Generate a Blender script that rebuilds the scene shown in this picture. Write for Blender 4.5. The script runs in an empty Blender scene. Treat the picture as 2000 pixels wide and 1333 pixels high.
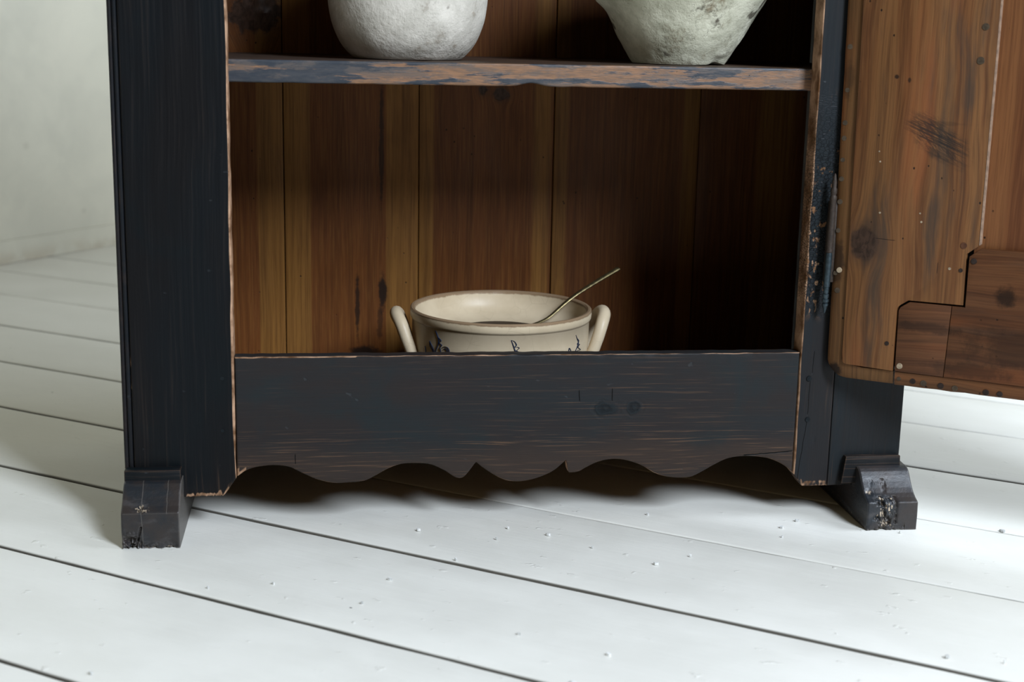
import bpy, bmesh, math, random
from mathutils import Vector, Matrix, noise as MN
random.seed(7)
PI = math.pi
sc = bpy.context.scene
COL = sc.collection

# ------------------------------------------------------------------ camera, light, exposure
def make_camera():
    yaw, pitch, roll = math.radians(7.4595), math.radians(12.4538), math.radians(1.1719)
    F = Vector((math.sin(yaw)*math.cos(pitch), math.cos(yaw)*math.cos(pitch), -math.sin(pitch)))
    R = F.cross(Vector((0, 0, 1))).normalized(); U = R.cross(F)
    c, s = math.cos(roll), math.sin(roll)
    R2 = R*c + U*s; U2 = -R*s + U*c
    cd = bpy.data.cameras.new('camera'); co = bpy.data.objects.new('camera', cd); COL.objects.link(co)
    m = Matrix((R2, U2, -F)).transposed().to_4x4(); m.translation = Vector((0.26577, -1.8111, 0.656))
    co.matrix_world = m
    cd.lens = 50; cd.sensor_width = 36; cd.clip_start = .05
    cd.dof.use_dof = True; cd.dof.focus_distance = 1.95; cd.dof.aperture_fstop = 4.5
    sc.camera = co
make_camera()
sc.view_settings.view_transform = 'Standard'; sc.view_settings.look = 'None'
sc.view_settings.gamma = 1; sc.view_settings.use_curve_mapping = False
sc.view_settings.exposure = 0.0
w = bpy.data.worlds.new('room_light'); sc.world = w; w.use_nodes = True
w.node_tree.nodes['Background'].inputs[0].default_value = (.70, .56, .27, 1)
w.node_tree.nodes['Background'].inputs[1].default_value = 0.14

def window_light(name, az, elev, dist, sx, sy, power, col, tgt=(.45, .1, .3)):
    a, e = math.radians(az), math.radians(elev)
    d = Vector((math.sin(a)*math.cos(e), math.cos(a)*math.cos(e), math.sin(e)))
    L = bpy.data.lights.new(name, 'AREA'); L.shape = 'RECTANGLE'; L.size = sx; L.size_y = sy
    L.energy = power; L.color = col
    o = bpy.data.objects.new(name, L); COL.objects.link(o)
    o.location = Vector(tgt) + d*dist
    o.rotation_euler = (-d).to_track_quat('-Z', 'Y').to_euler()
    return o
window_light('window_daylight', 150, 34, 4.8, .95, 1.7, 315, (.79, .88, 1.0))
window_light('window_daylight', 103, 34, 4.2, 1.6, 2.0, 132, (.77, .86, 1.0))

# ------------------------------------------------------------------ node helpers
class N:
    """small expression builder on a node tree"""
    def __init__(s, name):
        s.m = bpy.data.materials.new(name); s.m.use_nodes = True
        s.t = s.m.node_tree; s.t.nodes.clear()
        s.out = s.t.nodes.new('ShaderNodeOutputMaterial')
        s.b = s.t.nodes.new('ShaderNodeBsdfPrincipled')
        s.t.links.new(s.b.outputs[0], s.out.inputs[0])
        s.tc = s.t.nodes.new('ShaderNodeTexCoord')
        s.oi = s.t.nodes.new('ShaderNodeObjectInfo')
        s.P = s.tc.outputs['Object']
        sp = s.t.nodes.new('ShaderNodeSeparateXYZ'); s.t.links.new(s.P, sp.inputs[0])
        s.x, s.y, s.z = sp.outputs
        s.rnd = s.oi.outputs['Random']
    def put(s, sock, v):
        if hasattr(v, 'links') or isinstance(v, bpy.types.NodeSocket): s.t.links.new(v, sock)
        elif isinstance(v, (tuple, list)) and sock.type == 'RGBA' and len(v) == 3: sock.default_value = (*v, 1)
        else: sock.default_value = v
    def f(s, op, a, b=None, c=None, clamp=False):
        n = s.t.nodes.new('ShaderNodeMath'); n.operation = op; n.use_clamp = clamp
        s.put(n.inputs[0], a)
        if b is not None: s.put(n.inputs[1], b)
        if c is not None: s.put(n.inputs[2], c)
        return n.outputs[0]
    def add(s, a, b): return s.f('ADD', a, b)
    def sub(s, a, b): return s.f('SUBTRACT', a, b)
    def mul(s, a, b): return s.f('MULTIPLY', a, b)
    def mx(s, a, b): return s.f('MAXIMUM', a, b)
    def mn(s, a, b): return s.f('MINIMUM', a, b)
    def step(s, v, lo, hi, o0=0., o1=1.):
        n = s.t.nodes.new('ShaderNodeMapRange'); n.interpolation_type = 'SMOOTHSTEP'
        s.put(n.inputs[0], v); s.put(n.inputs[1], lo); s.put(n.inputs[2], hi); s.put(n.inputs[3], o0); s.put(n.inputs[4], o1)
        return n.outputs[0]
    def xyz(s, a, b, c):
        n = s.t.nodes.new('ShaderNodeCombineXYZ')
        for i, v in enumerate((a, b, c)): s.put(n.inputs[i], v)
        return n.outputs[0]
    def scl(s, k, off=None):
        a = [s.mul(q, kk) for q, kk in zip((s.x, s.y, s.z), k)]
        if off is not None: a = [s.add(q, s.mul(s.rnd, o)) for q, o in zip(a, off)]
        return s.xyz(*a)
    def noise(s, vec, scale=1., detail=4., rough=.55, dist=0.):
        n = s.t.nodes.new('ShaderNodeTexNoise'); s.put(n.inputs['Vector'], vec)
        n.inputs['Scale'].default_value = scale; n.inputs['Detail'].default_value = detail
        n.inputs['Roughness'].default_value = rough; n.inputs['Distortion'].default_value = dist
        return n.outputs[0]
    def vor(s, vec, scale=1., feature='F1', rand=1.):
        n = s.t.nodes.new('ShaderNodeTexVoronoi'); n.feature = feature; s.put(n.inputs['Vector'], vec)
        n.inputs['Scale'].default_value = scale; n.inputs['Randomness'].default_value = rand
        return n.outputs[0]
    def mix(s, fac, a, b):
        n = s.t.nodes.new('ShaderNodeMix'); n.data_type = 'RGBA'
        s.put(n.inputs[0], fac); s.put(n.inputs[6], a); s.put(n.inputs[7], b)
        return n.outputs[2]
    def attr(s, name):
        n = s.t.nodes.new('ShaderNodeAttribute'); n.attribute_name = name
        return n.outputs['Fac']
    def bevel(s, r):
        bv = s.t.nodes.new('ShaderNodeBevel'); bv.samples = 3; bv.inputs[0].default_value = r
        g = s.t.nodes.new('ShaderNodeNewGeometry')
        d = s.t.nodes.new('ShaderNodeVectorMath'); d.operation = 'DOT_PRODUCT'
        s.t.links.new(bv.outputs[0], d.inputs[0]); s.t.links.new(g.outputs['True Normal'], d.inputs[1])
        return s.f('SUBTRACT', 1., d.outputs['Value'])
    def bump(s, h, strength=.3, dist=.001):
        n = s.t.nodes.new('ShaderNodeBump'); n.inputs['Strength'].default_value = strength
        n.inputs['Distance'].default_value = dist; s.put(n.inputs['Height'], h)
        s.t.links.new(n.outputs[0], s.b.inputs['Normal'])
    def done(s, col, rough=.5, spec=.5, metal=0.):
        s.put(s.b.inputs['Base Color'], col); s.put(s.b.inputs['Roughness'], rough)
        s.put(s.b.inputs['Specular IOR Level'], spec); s.put(s.b.inputs['Metallic'], metal)
        return s.m
    def ell(s, a, b, ca, cb, ra, rb, wob=0.):
        """soft elliptical distance: 0 at centre, 1 at rim"""
        q = s.f('SQRT', s.add(s.f('POWER', s.f('ABSOLUTE', s.mul(s.sub(a, ca), 1/ra)), 2.), s.f('POWER', s.f('ABSOLUTE', s.mul(s.sub(b, cb), 1/rb)), 2.)))
        if wob: q = s.add(q, s.mul(s.sub(s.noise(s.P, 70, 3), .5), wob))
        return q
    def seg(s, a, b, p, q, wd, wob=.0006):
        """mask of a thin scratch or crack from p to q"""
        L = math.hypot(q[0]-p[0], q[1]-p[1]); ux, uy = (q[0]-p[0])/L, (q[1]-p[1])/L
        da, db = s.sub(a, p[0]), s.sub(b, p[1])
        t = s.add(s.mul(da, ux), s.mul(db, uy)); n = s.sub(s.mul(db, ux), s.mul(da, uy))
        n = s.add(n, s.mul(s.sub(s.noise(s.P, 60, 2), .5), wob*4))
        m = s.step(s.f('ABSOLUTE', n), wd, wd*.4)
        return s.mul(m, s.mul(s.step(t, -.001, .002), s.step(t, L+.001, L-.002)))

def black_paint(name, axis, wear=.35, lowz=None, segs=(), knots=(), edge=None, seed=0., crackle=False, dents=True, base=(.0075, .0098, .0125), rough=(.36, .55)):
    """old black paint on pine, rubbed through along the grain and on edges; axis = grain direction"""
    s = N(name)
    ks = {'x': (5., 60, 220), 'z': (130, 60, 3.5), 'y': (110, 4, 110)}[axis]
    kl = {'x': (3, 9, 14), 'z': (14, 9, 3), 'y': (10, 4, 10)}[axis]
    off = (31., 17., 23.)
    warp = s.mul(s.sub(s.noise(s.scl((3, 3, 3), off), 1., 2), .5), .03 if axis != 'y' else 0.)
    if axis == 'x': vec = s.xyz(s.add(s.mul(s.x, 5.), seed), s.mul(s.y, 60), s.mul(s.add(s.z, warp), 400))
    elif axis == 'z': vec = s.xyz(s.mul(s.add(s.x, warp), 200), s.mul(s.y, 60), s.add(s.mul(s.z, 3.5), seed))
    else: vec = s.scl(ks, off)
    streak = s.noise(vec, 1., 5, .65)
    fine = s.noise(s.scl(tuple(k*2.6 for k in ks), off), 1., 3, .6)
    big = s.noise(s.scl(kl, off), 1., 3, .6)
    blot = s.noise(s.scl((9, 9, 9), off), 1., 4, .6, .5)
    c0 = s.mix(s.step(big, .36, .66), base, tuple(c*k for c, k in zip(base, (1.25, .95, .85))))
    c0 = s.mix(s.step(blot, .5, .75), c0, tuple(c*k for c, k in zip(base, (.92, 1.06, 1.05))))
    c0 = s.mix(s.mul(s.step(streak, .52, .74), .55), c0, (.0190, .0155, .0140))
    # rubbed through
    reg = s.step(s.noise(s.scl((5, 5, 7), off), 1., 4, .6), .45, .72)
    if lowz is not None:
        reg = s.add(s.mul(reg, .28), s.mul(s.step(s.add(s.z, s.mul(s.sub(blot, .5), .06)), lowz[1], lowz[0]), 1.0))
    wm = s.step(s.add(s.mul(streak, .62), s.mul(fine, .50)), .585, .72)
    wm = s.mul(wm, s.mul(reg, wear), )
    col = s.mix(wm, c0, (.165, .095, .055))
    col = s.mix(s.mul(s.step(s.add(reg, s.mul(s.sub(blot, .5), .8)), .35, 1.2), wear*.75), col, (.038, .026, .020))
    em = s.bevel(.003)
    en = s.noise(s.scl((38, 38, 38), off), 1., 4, .6)
    e2 = s.mul(s.step(s.add(em, s.mul(s.sub(en, .5), .40)), .10, .30), .75)
    if edge is not None: e2 = s.mul(e2, edge)
    col = s.mix(e2, col, (.20, .11, .06))
    wa = s.attr('worn')
    col = s.mix(s.step(s.add(wa, s.mul(s.sub(fine, .5), .5)), .3, .7), col, s.mix(s.step(en, .3, .7), (.10, .045, .018), (.42, .26, .165)))
    a, b = s.x, s.z
    h = s.mul(streak, .6)
    for (ka, kb, ra, rb) in knots:
        e = s.ell(a, b, ka, kb, ra, rb, 1.1)
        col = s.mix(s.mul(s.step(e, 1.1, .7), .75), col, (.006, .009, .011))
        ring = s.f('SINE', s.mul(s.add(e, s.mul(blot, 1.5)), 9.)); h = s.add(h, s.mul(s.mul(ring, s.step(e, 2.0, .8)), .35))
        col = s.mix(s.mul(s.mul(s.step(ring, .3, .9), s.step(e, 1.7, .9)), .3), col, (.018, .025, .028))
    for (p, q, wd) in segs:
        g = s.seg(a, b, p, q, wd); col = s.mix(g, col, (.002, .002, .002)); h = s.sub(h, s.mul(g, 3.))
    if crackle:
        v = s.vor(s.scl((170, 170, 260)), 1., 'DISTANCE_TO_EDGE')
        zone = s.mul(s.step(s.z, .27, .33), s.step(s.z, .60, .45))
        ck = s.mul(s.step(v, .10, .02), zone)
        col = s.mix(s.mul(ck, .8), col, (.003, .003, .003)); h = s.sub(h, s.mul(ck, 2.5))
        chip = s.mul(s.step(s.noise(s.scl((70, 70, 55)), 1., 3), .60, .66), zone)
        col = s.mix(chip, col, (.17, .085, .04))
    if dents:
        dt = s.step(s.noise(s.scl((45, 45, 70), off), 1., 2), .72, .78)
        col = s.mix(s.mul(dt, .22), col, (.06, .07, .075)); h = s.sub(h, s.mul(dt, .8))
    h = s.add(h, s.mul(fine, .35))
    s.bump(h, .45, .0012)
    return s.done(col, s.step(streak, .3, .7, rough[0], rough[1]), .11)

def pine(name, light, mid, dark, zones=None, knots=(), segs=(), axis='z', stain=None, rough=.5, greys=0., specks=True, across='x', hatch=None, wscale=1., band=None, solid=False):
    """bare old pine; zones = list of (coordinate across, lightness) for sapwood and heartwood bands"""
    s = N(name)
    A = s.x if across == 'x' else (s.z if across == 'z' else s.y)
    B = s.z if axis == 'z' else (s.x if axis == 'x' else s.y)
    wv = s.mul(s.sub(s.noise(s.xyz(s.mul(A, 6), s.mul(B, 2.0), s.mul(s.rnd, 9.)), 1., 3), .5), .045*wscale)
    A2 = s.add(A, wv)
    for (ka, kb, ra, rb) in knots:
        # grain flows round the knot
        e = s.ell(A, B, ka, kb, ra*2.2, rb*2.4)
        A2 = s.add(A2, s.mul(s.mul(s.step(e, 1.3, .3), s.sub(A, ka)), -.6))
    ring = s.noise(s.xyz(s.mul(A2, 190), s.mul(B, 3.2), s.mul(s.rnd, 31.)), 1., 3, .6)
    ring2 = s.noise(s.xyz(s.mul(A2, 62), s.mul(B, 1.6), s.add(s.mul(s.rnd, 31.), 7.)), 1., 3, .55)
    fine = s.noise(s.xyz(s.mul(A2, 620), s.mul(B, 14), s.mul(s.rnd, 11.)), 1., 3, .6)
    blot = s.noise(s.xyz(s.mul(A, 14), s.mul(B, 5), s.mul(s.rnd, 7.)), 1., 4, .6)
    if zones:
        z = None
        for (c, wd, soft) in zones:           # light bands: centre, half width, softness
            d = s.f('ABSOLUTE', s.sub(s.add(A, s.mul(wv, .15)), c))
            m = s.step(d, wd+soft, wd)
            z = m if z is None else s.mx(z, m)
    else: z = s.step(ring2, .35, .65)
    base = s.mix(z, mid, light)
    col = s.mix(s.mul(s.step(ring, .42, .68), .42), base, dark)
    col = s.mix(s.mul(s.step(ring2, .50, .72), .35), col, dark)
    col = s.mix(s.mul(s.step(fine, .48, .7), .35), col, light)
    col = s.mix(s.mul(s.step(fine, .52, .34), .30), col, dark)
    col = s.mix(s.mul(s.step(blot, .55, .8), .45), col, dark)
    h = s.add(s.mul(ring, .5), s.mul(fine, .4))
    if greys:
        g = s.step(s.noise(s.xyz(s.mul(A2, 34), s.mul(B, 3.6), s.add(s.mul(s.rnd, 5.), 3.)), 1., 4, .65), .50, .70)
        col = s.mix(s.mul(g, greys), col, (.042, .029, .021))
        g2 = s.step(s.noise(s.xyz(s.mul(A2, 26), s.mul(B, 2.6), s.add(s.mul(s.rnd, 5.), 13.)), 1., 3, .5), .52, .68)
        col = s.mix(s.mul(g2, .5), col, (.20, .062, .020))
    for (ka, kb, ra, rb) in knots:
        e = s.ell(A, B, ka, kb, ra, rb, .7 if solid else 1.5)
        kn_ = s.noise(s.xyz(s.mul(A, 120), s.mul(B, 60), 2.), 1., 5, .7, 1.2)
        kc = s.mix(s.step(kn_, .38, .62), (.011, .007, .005), (.055, .030, .020))
        col = s.mix(s.mul(s.step(e, 1.15, .85), .95), col, kc)
        col = s.mix(s.mul(s.step(e, 1.9, 1.0), .35), col, (.05, .028, .018))
        h = s.sub(h, s.mul(s.step(e, 1.1, .8), .8))
    if stain:
        for (ka, kb, ra, rb, k) in stain:
            e = s.add(s.ell(A, B, ka, kb, ra, rb), s.mul(s.sub(s.noise(s.P, 45, 5, .7), .5), 1.9))
            col = s.mix(s.mul(s.step(e, 1.1, .5), k), col, (.016, .009, .006))
    if hatch:
        ka, kb, ra, rb = hatch
        e = s.add(s.ell(s.add(A, s.mul(s.sub(B, kb), .25)), s.add(B, s.mul(s.sub(A, ka), .42)), ka, kb, ra, rb), s.mul(s.sub(s.noise(s.P, 60, 4), .5), .9))
        ln = s.noise(s.xyz(s.mul(s.add(A, s.mul(B, 2.)), 40), s.mul(s.add(B, s.mul(A, .42)), 420), 0.), 1., 3, .6)
        ln2 = s.noise(s.xyz(s.mul(s.add(A, s.mul(B, .9)), 330), s.mul(B, 60), 3.), 1., 3, .6)
        ink = s.mul(s.step(e, 1.15, .5), s.mx(s.step(ln, .44, .56), s.mul(s.step(ln2, .46, .56), .8)))
        col = s.mix(s.mul(ink, .85), col, (.012, .011, .010))
    for (p, q, wd) in segs:
        g = s.seg(A, B, p, q, wd); col = s.mix(s.mul(g, .9), col, (.006, .004, .003)); h = s.sub(h, s.mul(g, 2.))
    if specks:
        v = s.vor(s.xyz(s.mul(A, 55), s.mul(B, 42), s.mul(s.rnd, 9.)), 1.)
        m = s.mul(s.step(v, .085, .05), s.step(s.noise(s.xyz(s.mul(A, 16), s.mul(B, 16), 4.), 1., 2), .50, .56))
        col = s.mix(s.mul(m, .9), col, (.006, .004, .003)); h = s.sub(h, s.mul(m, 3.))
    if band:
        col = s.mix(s.mul(s.step(s.bevel(.0025), .03, .2), .5), col, band)
    s.bump(h, .3, .001)
    return s.done(col, s.step(blot, .3, .7, rough, rough+.15), .16)

def floor_paint():
    s = N('white_floor_paint')
    off = (41., 13., 5.)
    brush = s.noise(s.scl((7, 130, 20), off), 1., 4, .6)     # planks run along their own local x
    blot = s.noise(s.scl((6, 10, 6), off), 1., 4, .6)
    col = s.mix(s.step(blot, .3, .7), (.745, .735, .675), (.795, .785, .725))
    col = s.mix(s.mul(s.step(brush, .55, .8), .25), col, (.83, .82, .77))
    em = s.bevel(.0035)
    en = s.noise(s.scl((60, 60, 60), off), 1., 4, .65)
    col = s.mix(s.mul(s.step(s.add(em, s.mul(s.sub(en, .5), .35)), .16, .34), .8), col, (.16, .145, .125))
    v = s.vor(s.scl((13, 20, 20), off), 1.)
    m = s.mul(s.step(v, .036, .022), s.step(s.noise(s.scl((5, 5, 5), off), 1., 2), .52, .58))
    col = s.mix(m, col, (.12, .11, .10))
    sc1 = s.mul(s.step(s.noise(s.scl((16, 210, 40), off), 1., 3, .7), .72, .78), s.step(s.noise(s.scl((4, 7, 5), off), 1., 3), .52, .62))
    col = s.mix(s.mul(sc1, .4), col, (.33, .33, .30))
    side = s.step(s.z, -.0035, -.0015)
    col = s.mix(side, (.13, .12, .10), col)
    lump = s.step(s.noise(s.scl((34, 60, 40), off), 1., 3, .6), .66, .74)
    h = s.add(s.add(s.mul(brush, .6), s.mul(lump, 1.2)), s.mul(en, .3))
    s.bump(h, .45, .0013)
    return s.done(col, s.step(blot, .3, .7, .36, .52), .40)

def plaster(name='wall_plaster'):
    s = N(name)
    a = s.noise(s.P, 5, 6, .62, .3); b = s.noise(s.P, 1.6, 4, .6)
    col = s.mix(s.step(a, .32, .68), (.63, .61, .51), (.56, .545, .46))
    col = s.mix(s.mul(s.step(b, .4, .65), .5), col, (.68, .65, .54))
    d = s.vor(s.P, 5.5); m = s.mul(s.step(d, .09, .03), s.step(s.noise(s.P, 2.6, 2), .5, .56))
    col = s.mix(s.mul(m, .45), col, (.34, .32, .26))
    low = s.mul(s.step(s.z, .05, 0.), s.step(s.noise(s.P, 14, 4), .35, .6))
    col = s.mix(s.mul(low, .55), col, (.42, .36, .27))
    s.bump(a, .5, .006)
    return s.done(col, .8, .2)

def pot_mat(name, stain_k, tint, seed):
    s = N(name)
    P = s.xyz(s.add(s.x, seed), s.y, s.z)
    a = s.noise(P, 22, 6, .68); b = s.noise(P, 8.5, 5, .62, .4); g = s.noise(P, 110, 4, .7)
    col = s.mix(s.step(a, .35, .65), tint[0], tint[1])
    m = s.step(s.add(b, s.mul(s.sub(a, .5), .9)), .66 - stain_k*.10, .80)
    sp = s.mul(m, s.step(g, .38, .62))
    col = s.mix(s.mul(sp, .40+.45*stain_k), col, (.15, .10, .05))
    m2 = s.step(s.noise(s.xyz(s.add(s.x, seed+3), s.y, s.z), 14, 4, .6), .63, .72)
    col = s.mix(s.mul(m2, .25+.5*stain_k), col, (.16, .15, .10))
    dk = s.mul(s.step(s.noise(s.xyz(s.add(s.x, seed+9), s.y, s.z), 24, 3, .55), .70 - .085*stain_k, .745 - .065*stain_k), 1.)
    col = s.mix(s.mul(dk, .3+.55*stain_k), col, (.045, .032, .02))
    sc_ = s.mul(s.step(s.f('ABSOLUTE', s.sub(s.noise(P, 17, 5, .7), .5)), .012, .002), s.step(b, .5, .6))
    col = s.mix(s.mul(sc_, .5*stain_k), col, (.05, .04, .03))
    s.bump(s.add(s.mul(a, .8), s.mul(g, .45)), .75, .0045)
    return s.done(col, .85, .2)

def glaze():
    s = N('cream_stoneware_glaze')
    a = s.noise(s.P, 20, 4, .6)
    col = s.mix(s.step(a, .3, .7), (.60, .495, .345), (.52, .42, .285))
    v = s.vor(s.P, 38, 'DISTANCE_TO_EDGE'); ck = s.mul(s.step(v, .018, .004), s.step(s.noise(s.P, 12, 2), .48, .6))
    col = s.mix(s.mul(ck, .22), col, (.26, .20, .13))
    rim = s.attr('rim')
    rr = s.step(s.add(rim, s.mul(s.sub(s.noise(s.P, 90, 4, .7), .5), .9)), .35, .75)
    col = s.mix(s.mul(rr, .8), col, (.17, .095, .045))
    ln = s.attr('line'); col = s.mix(s.mul(ln, .5), col, (.25, .20, .14))
    s.bump(a, .15, .001)
    return s.done(col, .42, .30)

def simple(name, col, rough=.5, metal=0., spec=.5, var=None, k=60, bump=.2):
    s = N(name)
    n = s.noise(s.P, k, 4, .6)
    c = s.mix(s.step(n, .35, .65), col, var or tuple(q*.6 for q in col))
    s.bump(n, bump, .001)
    return s.done(c, rough, spec, metal)

# ------------------------------------------------------------------ object helpers
def tag(o, label=None, cat=None, group=None, kind=None):
    if label: o['label'] = label
    if cat: o['category'] = cat
    if group: o['group'] = group
    if kind: o['kind'] = kind
    return o
def empty(name, loc, rz=0., parent=None):
    o = bpy.data.objects.new(name, None); COL.objects.link(o); o.empty_display_size = .05
    o.location = loc; o.rotation_euler = (0, 0, rz)
    if parent: o.parent = parent
    return o
def link(name, bm, mat, parent=None, smooth=True, loc=None):
    me = bpy.data.meshes.new(name); bm.to_mesh(me); bm.free()
    for p in me.polygons: p.use_smooth = smooth
    if smooth:
        try: me.set_sharp_from_angle(angle=math.radians(38))
        except Exception: pass
    if mat: me.materials.append(mat)
    o = bpy.data.objects.new(name, me); COL.objects.link(o)
    if parent: o.parent = parent
    if loc: o.location = loc
    return o
def nz(*a): return MN.noise(Vector(a))

def stations(n, L, r):
    e = [0, r*.25/L, r*.6/L, r*1.05/L]
    mid = [e[-1] + (1-2*e[-1])*i/(n+1) for i in range(1, n+1)]
    return e + mid + [1-v for v in reversed(e)]
def slab(name, mat, emb, a0, a1, b0, b1, thick, na=6, nb=6, r=.002, hf=None, parent=None, worn=None, flat_edges=False):
    """board whose front is a height field with rounded edges. a0,a1: numbers or f(b); b0,b1: numbers or f(a).
    emb(a,b,h) places it; h<=0 below the front surface. hf(a,b,d) extra height, worn(a,b,d) 0..1"""
    fa0 = a0 if callable(a0) else (lambda b, v=a0: v); fa1 = a1 if callable(a1) else (lambda b, v=a1: v)
    fb0 = b0 if callable(b0) else (lambda a, v=b0: v); fb1 = b1 if callable(b1) else (lambda a, v=b1: v)
    A0, A1 = fa0((fb0(0)+fb1(0))/2), fa1((fb0(0)+fb1(0))/2)
    Bm0, Bm1 = fb0((A0+A1)/2), fb1((A0+A1)/2)
    S = stations(na, abs(A1-A0), r); T = stations(nb, abs(Bm1-Bm0), r)
    bm = bmesh.new(); wl = bm.verts.layers.float.new('worn')
    G = []
    for sa in S:
        row = []
        for tb in T:
            b = Bm0 + (Bm1-Bm0)*tb
            a = fa0(b) + (fa1(b)-fa0(b))*sa
            bb0, bb1 = fb0(a), fb1(a)
            # keep the bevel width constant although the board width varies
            b = bb0 + (bb1-bb0)*tb
            da = min(sa, 1-sa)*abs(A1-A0); db = min(tb, 1-tb)*abs(Bm1-Bm0)
            d = min(da, db)
            h = 0.
            if r > 0 and d < r: h = -(r - math.sqrt(max(0., r*r-(r-d)**2)))
            if hf: h += hf(a, b, d)
            v = bm.verts.new(emb(a, b, h)); v[wl] = worn(a, b, d) if worn else 0.
            row.append((v, a, b))
        G.append(row)
    n, m = len(G), len(G[0])
    for i in range(n-1):
        for j in range(m-1):
            bm.faces.new((G[i][j][0], G[i+1][j][0], G[i+1][j+1][0], G[i][j+1][0]))
    loop = [G[i][0] for i in range(n)] + [G[n-1][j] for j in range(1, m)] + [G[i][m-1] for i in range(n-2, -1, -1)] + [G[0][j] for j in range(m-2, 0, -1)]
    back = []
    for (v, a, b) in loop:
        nv = bm.verts.new(emb(a, b, -thick)); nv[wl] = v[wl]; back.append(nv)
    L = len(loop)
    for i in range(L):
        bm.faces.new((loop[(i+1) % L][0], loop[i][0], back[i], back[(i+1) % L]))
    # back face as strips between opposite borders
    def bk(i, j):
        if j == 0: return back[i]
        if j == m-1: return back[(n-1)+(m-1)+(n-1-i)]
    for i in range(n-1):
        if i == 0:
            left = [back[0]] + [back[L-j] for j in range(1, m-1)] + [bk(0, m-1)]
        vs = [bk(i+1, 0), bk(i, 0), bk(i, m-1), bk(i+1, m-1)]
        if i == 0: vs = [bk(1, 0)] + left + [bk(1, m-1)]
        if i == n-2:
            right = [back[(n-1)+j] for j in range(0, m)]
            if i == 0: vs = left + list(reversed(right))
            else: vs = [bk(i, 0)] + [bk(i, m-1)] + list(reversed(right))
        try: bm.faces.new(vs)
        except ValueError: pass
    bmesh.ops.recalc_face_normals(bm, faces=bm.faces[:])
    return link(name, bm, mat, parent)
FRONT = lambda y0: (lambda a, b, h: Vector((a, y0-h, b)))      # faces -y

def prism(name, mat, poly, emb, h0, h1, parent=None, bev=0., seg=2):
    """polygon (a,b) extruded between heights h0 (front) and h1 (back)"""
    bm = bmesh.new()
    f = [bm.verts.new(emb(a, b, h0)) for a, b in poly]; g = [bm.verts.new(emb(a, b, h1)) for a, b in poly]
    F1 = bm.faces.new(f); bm.faces.new(list(reversed(g)))
    n = len(poly)
    for i in range(n): bm.faces.new((f[(i+1) % n], f[i], g[i], g[(i+1) % n]))
    bmesh.ops.recalc_face_normals(bm, faces=bm.faces[:])
    if bev:
        es = [e for e in bm.edges if e.verts[0] in f and e.verts[1] in f]
        bmesh.ops.bevel(bm, geom=es, offset=bev, segments=seg, affect='EDGES', profile=.5, clamp_overlap=True)
    return link(name, bm, mat, parent)
def box(name, mat, lo, hi, parent=None, bev=.0015):
    bm = bmesh.new(); bmesh.ops.create_cube(bm, size=1)
    for v in bm.verts: v.co = Vector([lo[i] if v.co[i] < 0 else hi[i] for i in range(3)])
    if bev: bmesh.ops.bevel(bm, geom=bm.edges[:], offset=bev, segments=2, affect='EDGES', profile=.5)
    return link(name, bm, mat, parent)
def tube(name, mat, pts, rad, parent=None, seg=8, cap=True, flat=1.):
    bm = bmesh.new(); rings = []
    for i, p in enumerate(pts):
        p = Vector(p); a = Vector(pts[max(i-1, 0)]); b = Vector(pts[min(i+1, len(pts)-1)])
        t = (b-a).normalized(); up = Vector((0, 0, 1)) if abs(t.z) < .95 else Vector((1, 0, 0))
        s_ = t.cross(up).normalized(); u_ = s_.cross(t)
        r = rad[i] if isinstance(rad, (list, tuple)) else rad
        fl = flat[i] if isinstance(flat, (list, tuple)) else flat
        rings.append([bm.verts.new(p + s_*r*math.cos(k*2*PI/seg) + u_*r*fl*math.sin(k*2*PI/seg)) for k in range(seg)])
    for q, w_ in zip(rings, rings[1:]):
        for k in range(seg): bm.faces.new((q[k], q[(k+1) % seg], w_[(k+1) % seg], w_[k]))
    if cap: bm.faces.new(list(reversed(rings[0]))); bm.faces.new(rings[-1])
    return link(name, bm, mat, parent)
def lathe(name, mat, prof, centre, seg=64, parent=None, wob=0., attrs=None, close=True, seed=0., loc=None):
    bm = bmesh.new(); ls = {k: bm.verts.layers.float.new(k) for k in (attrs or {})}
    R = []
    for i, (r, z) in enumerate(prof):
        if r < 1e-5:
            v = bm.verts.new((centre[0], centre[1], z)); R.append([v]); continue
        ring = []
        for k in range(seg):
            a = 2*PI*k/seg
            rr = r
            if wob: rr += wob*nz(math.cos(a)*1.6+seed, math.sin(a)*1.6, z*14) + wob*.35*nz(math.cos(a)*6+seed, math.sin(a)*6, z*60)
            v = bm.verts.new((centre[0]+rr*math.cos(a), centre[1]+rr*math.sin(a), z))
            for kk, fn in (attrs or {}).items(): v[ls[kk]] = fn(i, r, z)
            ring.append(v)
        R.append(ring)
    for a, b in zip(R, R[1:]):
        for k in range(seg):
            k2 = (k+1) % seg
            if len(a) == 1 and len(b) == 1: continue
            if len(a) == 1: bm.faces.new((a[0], b[k2], b[k]))
            elif len(b) == 1: bm.faces.new((a[k], a[k2], b[0]))
            else: bm.faces.new((a[k], a[k2], b[k2], b[k]))
    bmesh.ops.recalc_face_normals(bm, faces=bm.faces[:])
    return link(name, bm, mat, parent, loc=loc)
def smoothprof(pts, n=4):
    """Catmull-Rom through profile points"""
    out = []
    for i in range(len(pts)-1):
        p0, p1, p2, p3 = pts[max(i-1, 0)], pts[i], pts[i+1], pts[min(i+2, len(pts)-1)]
        for k in range(n):
            t = k/n
            out.append(tuple(.5*((2*b) + (-a+c)*t + (2*a-5*b+4*c-d)*t*t + (-a+3*b-3*c+d)*t**3) for a, b, c, d in zip(p0, p1, p2, p3)))
    out.append(pts[-1]); return out

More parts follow.
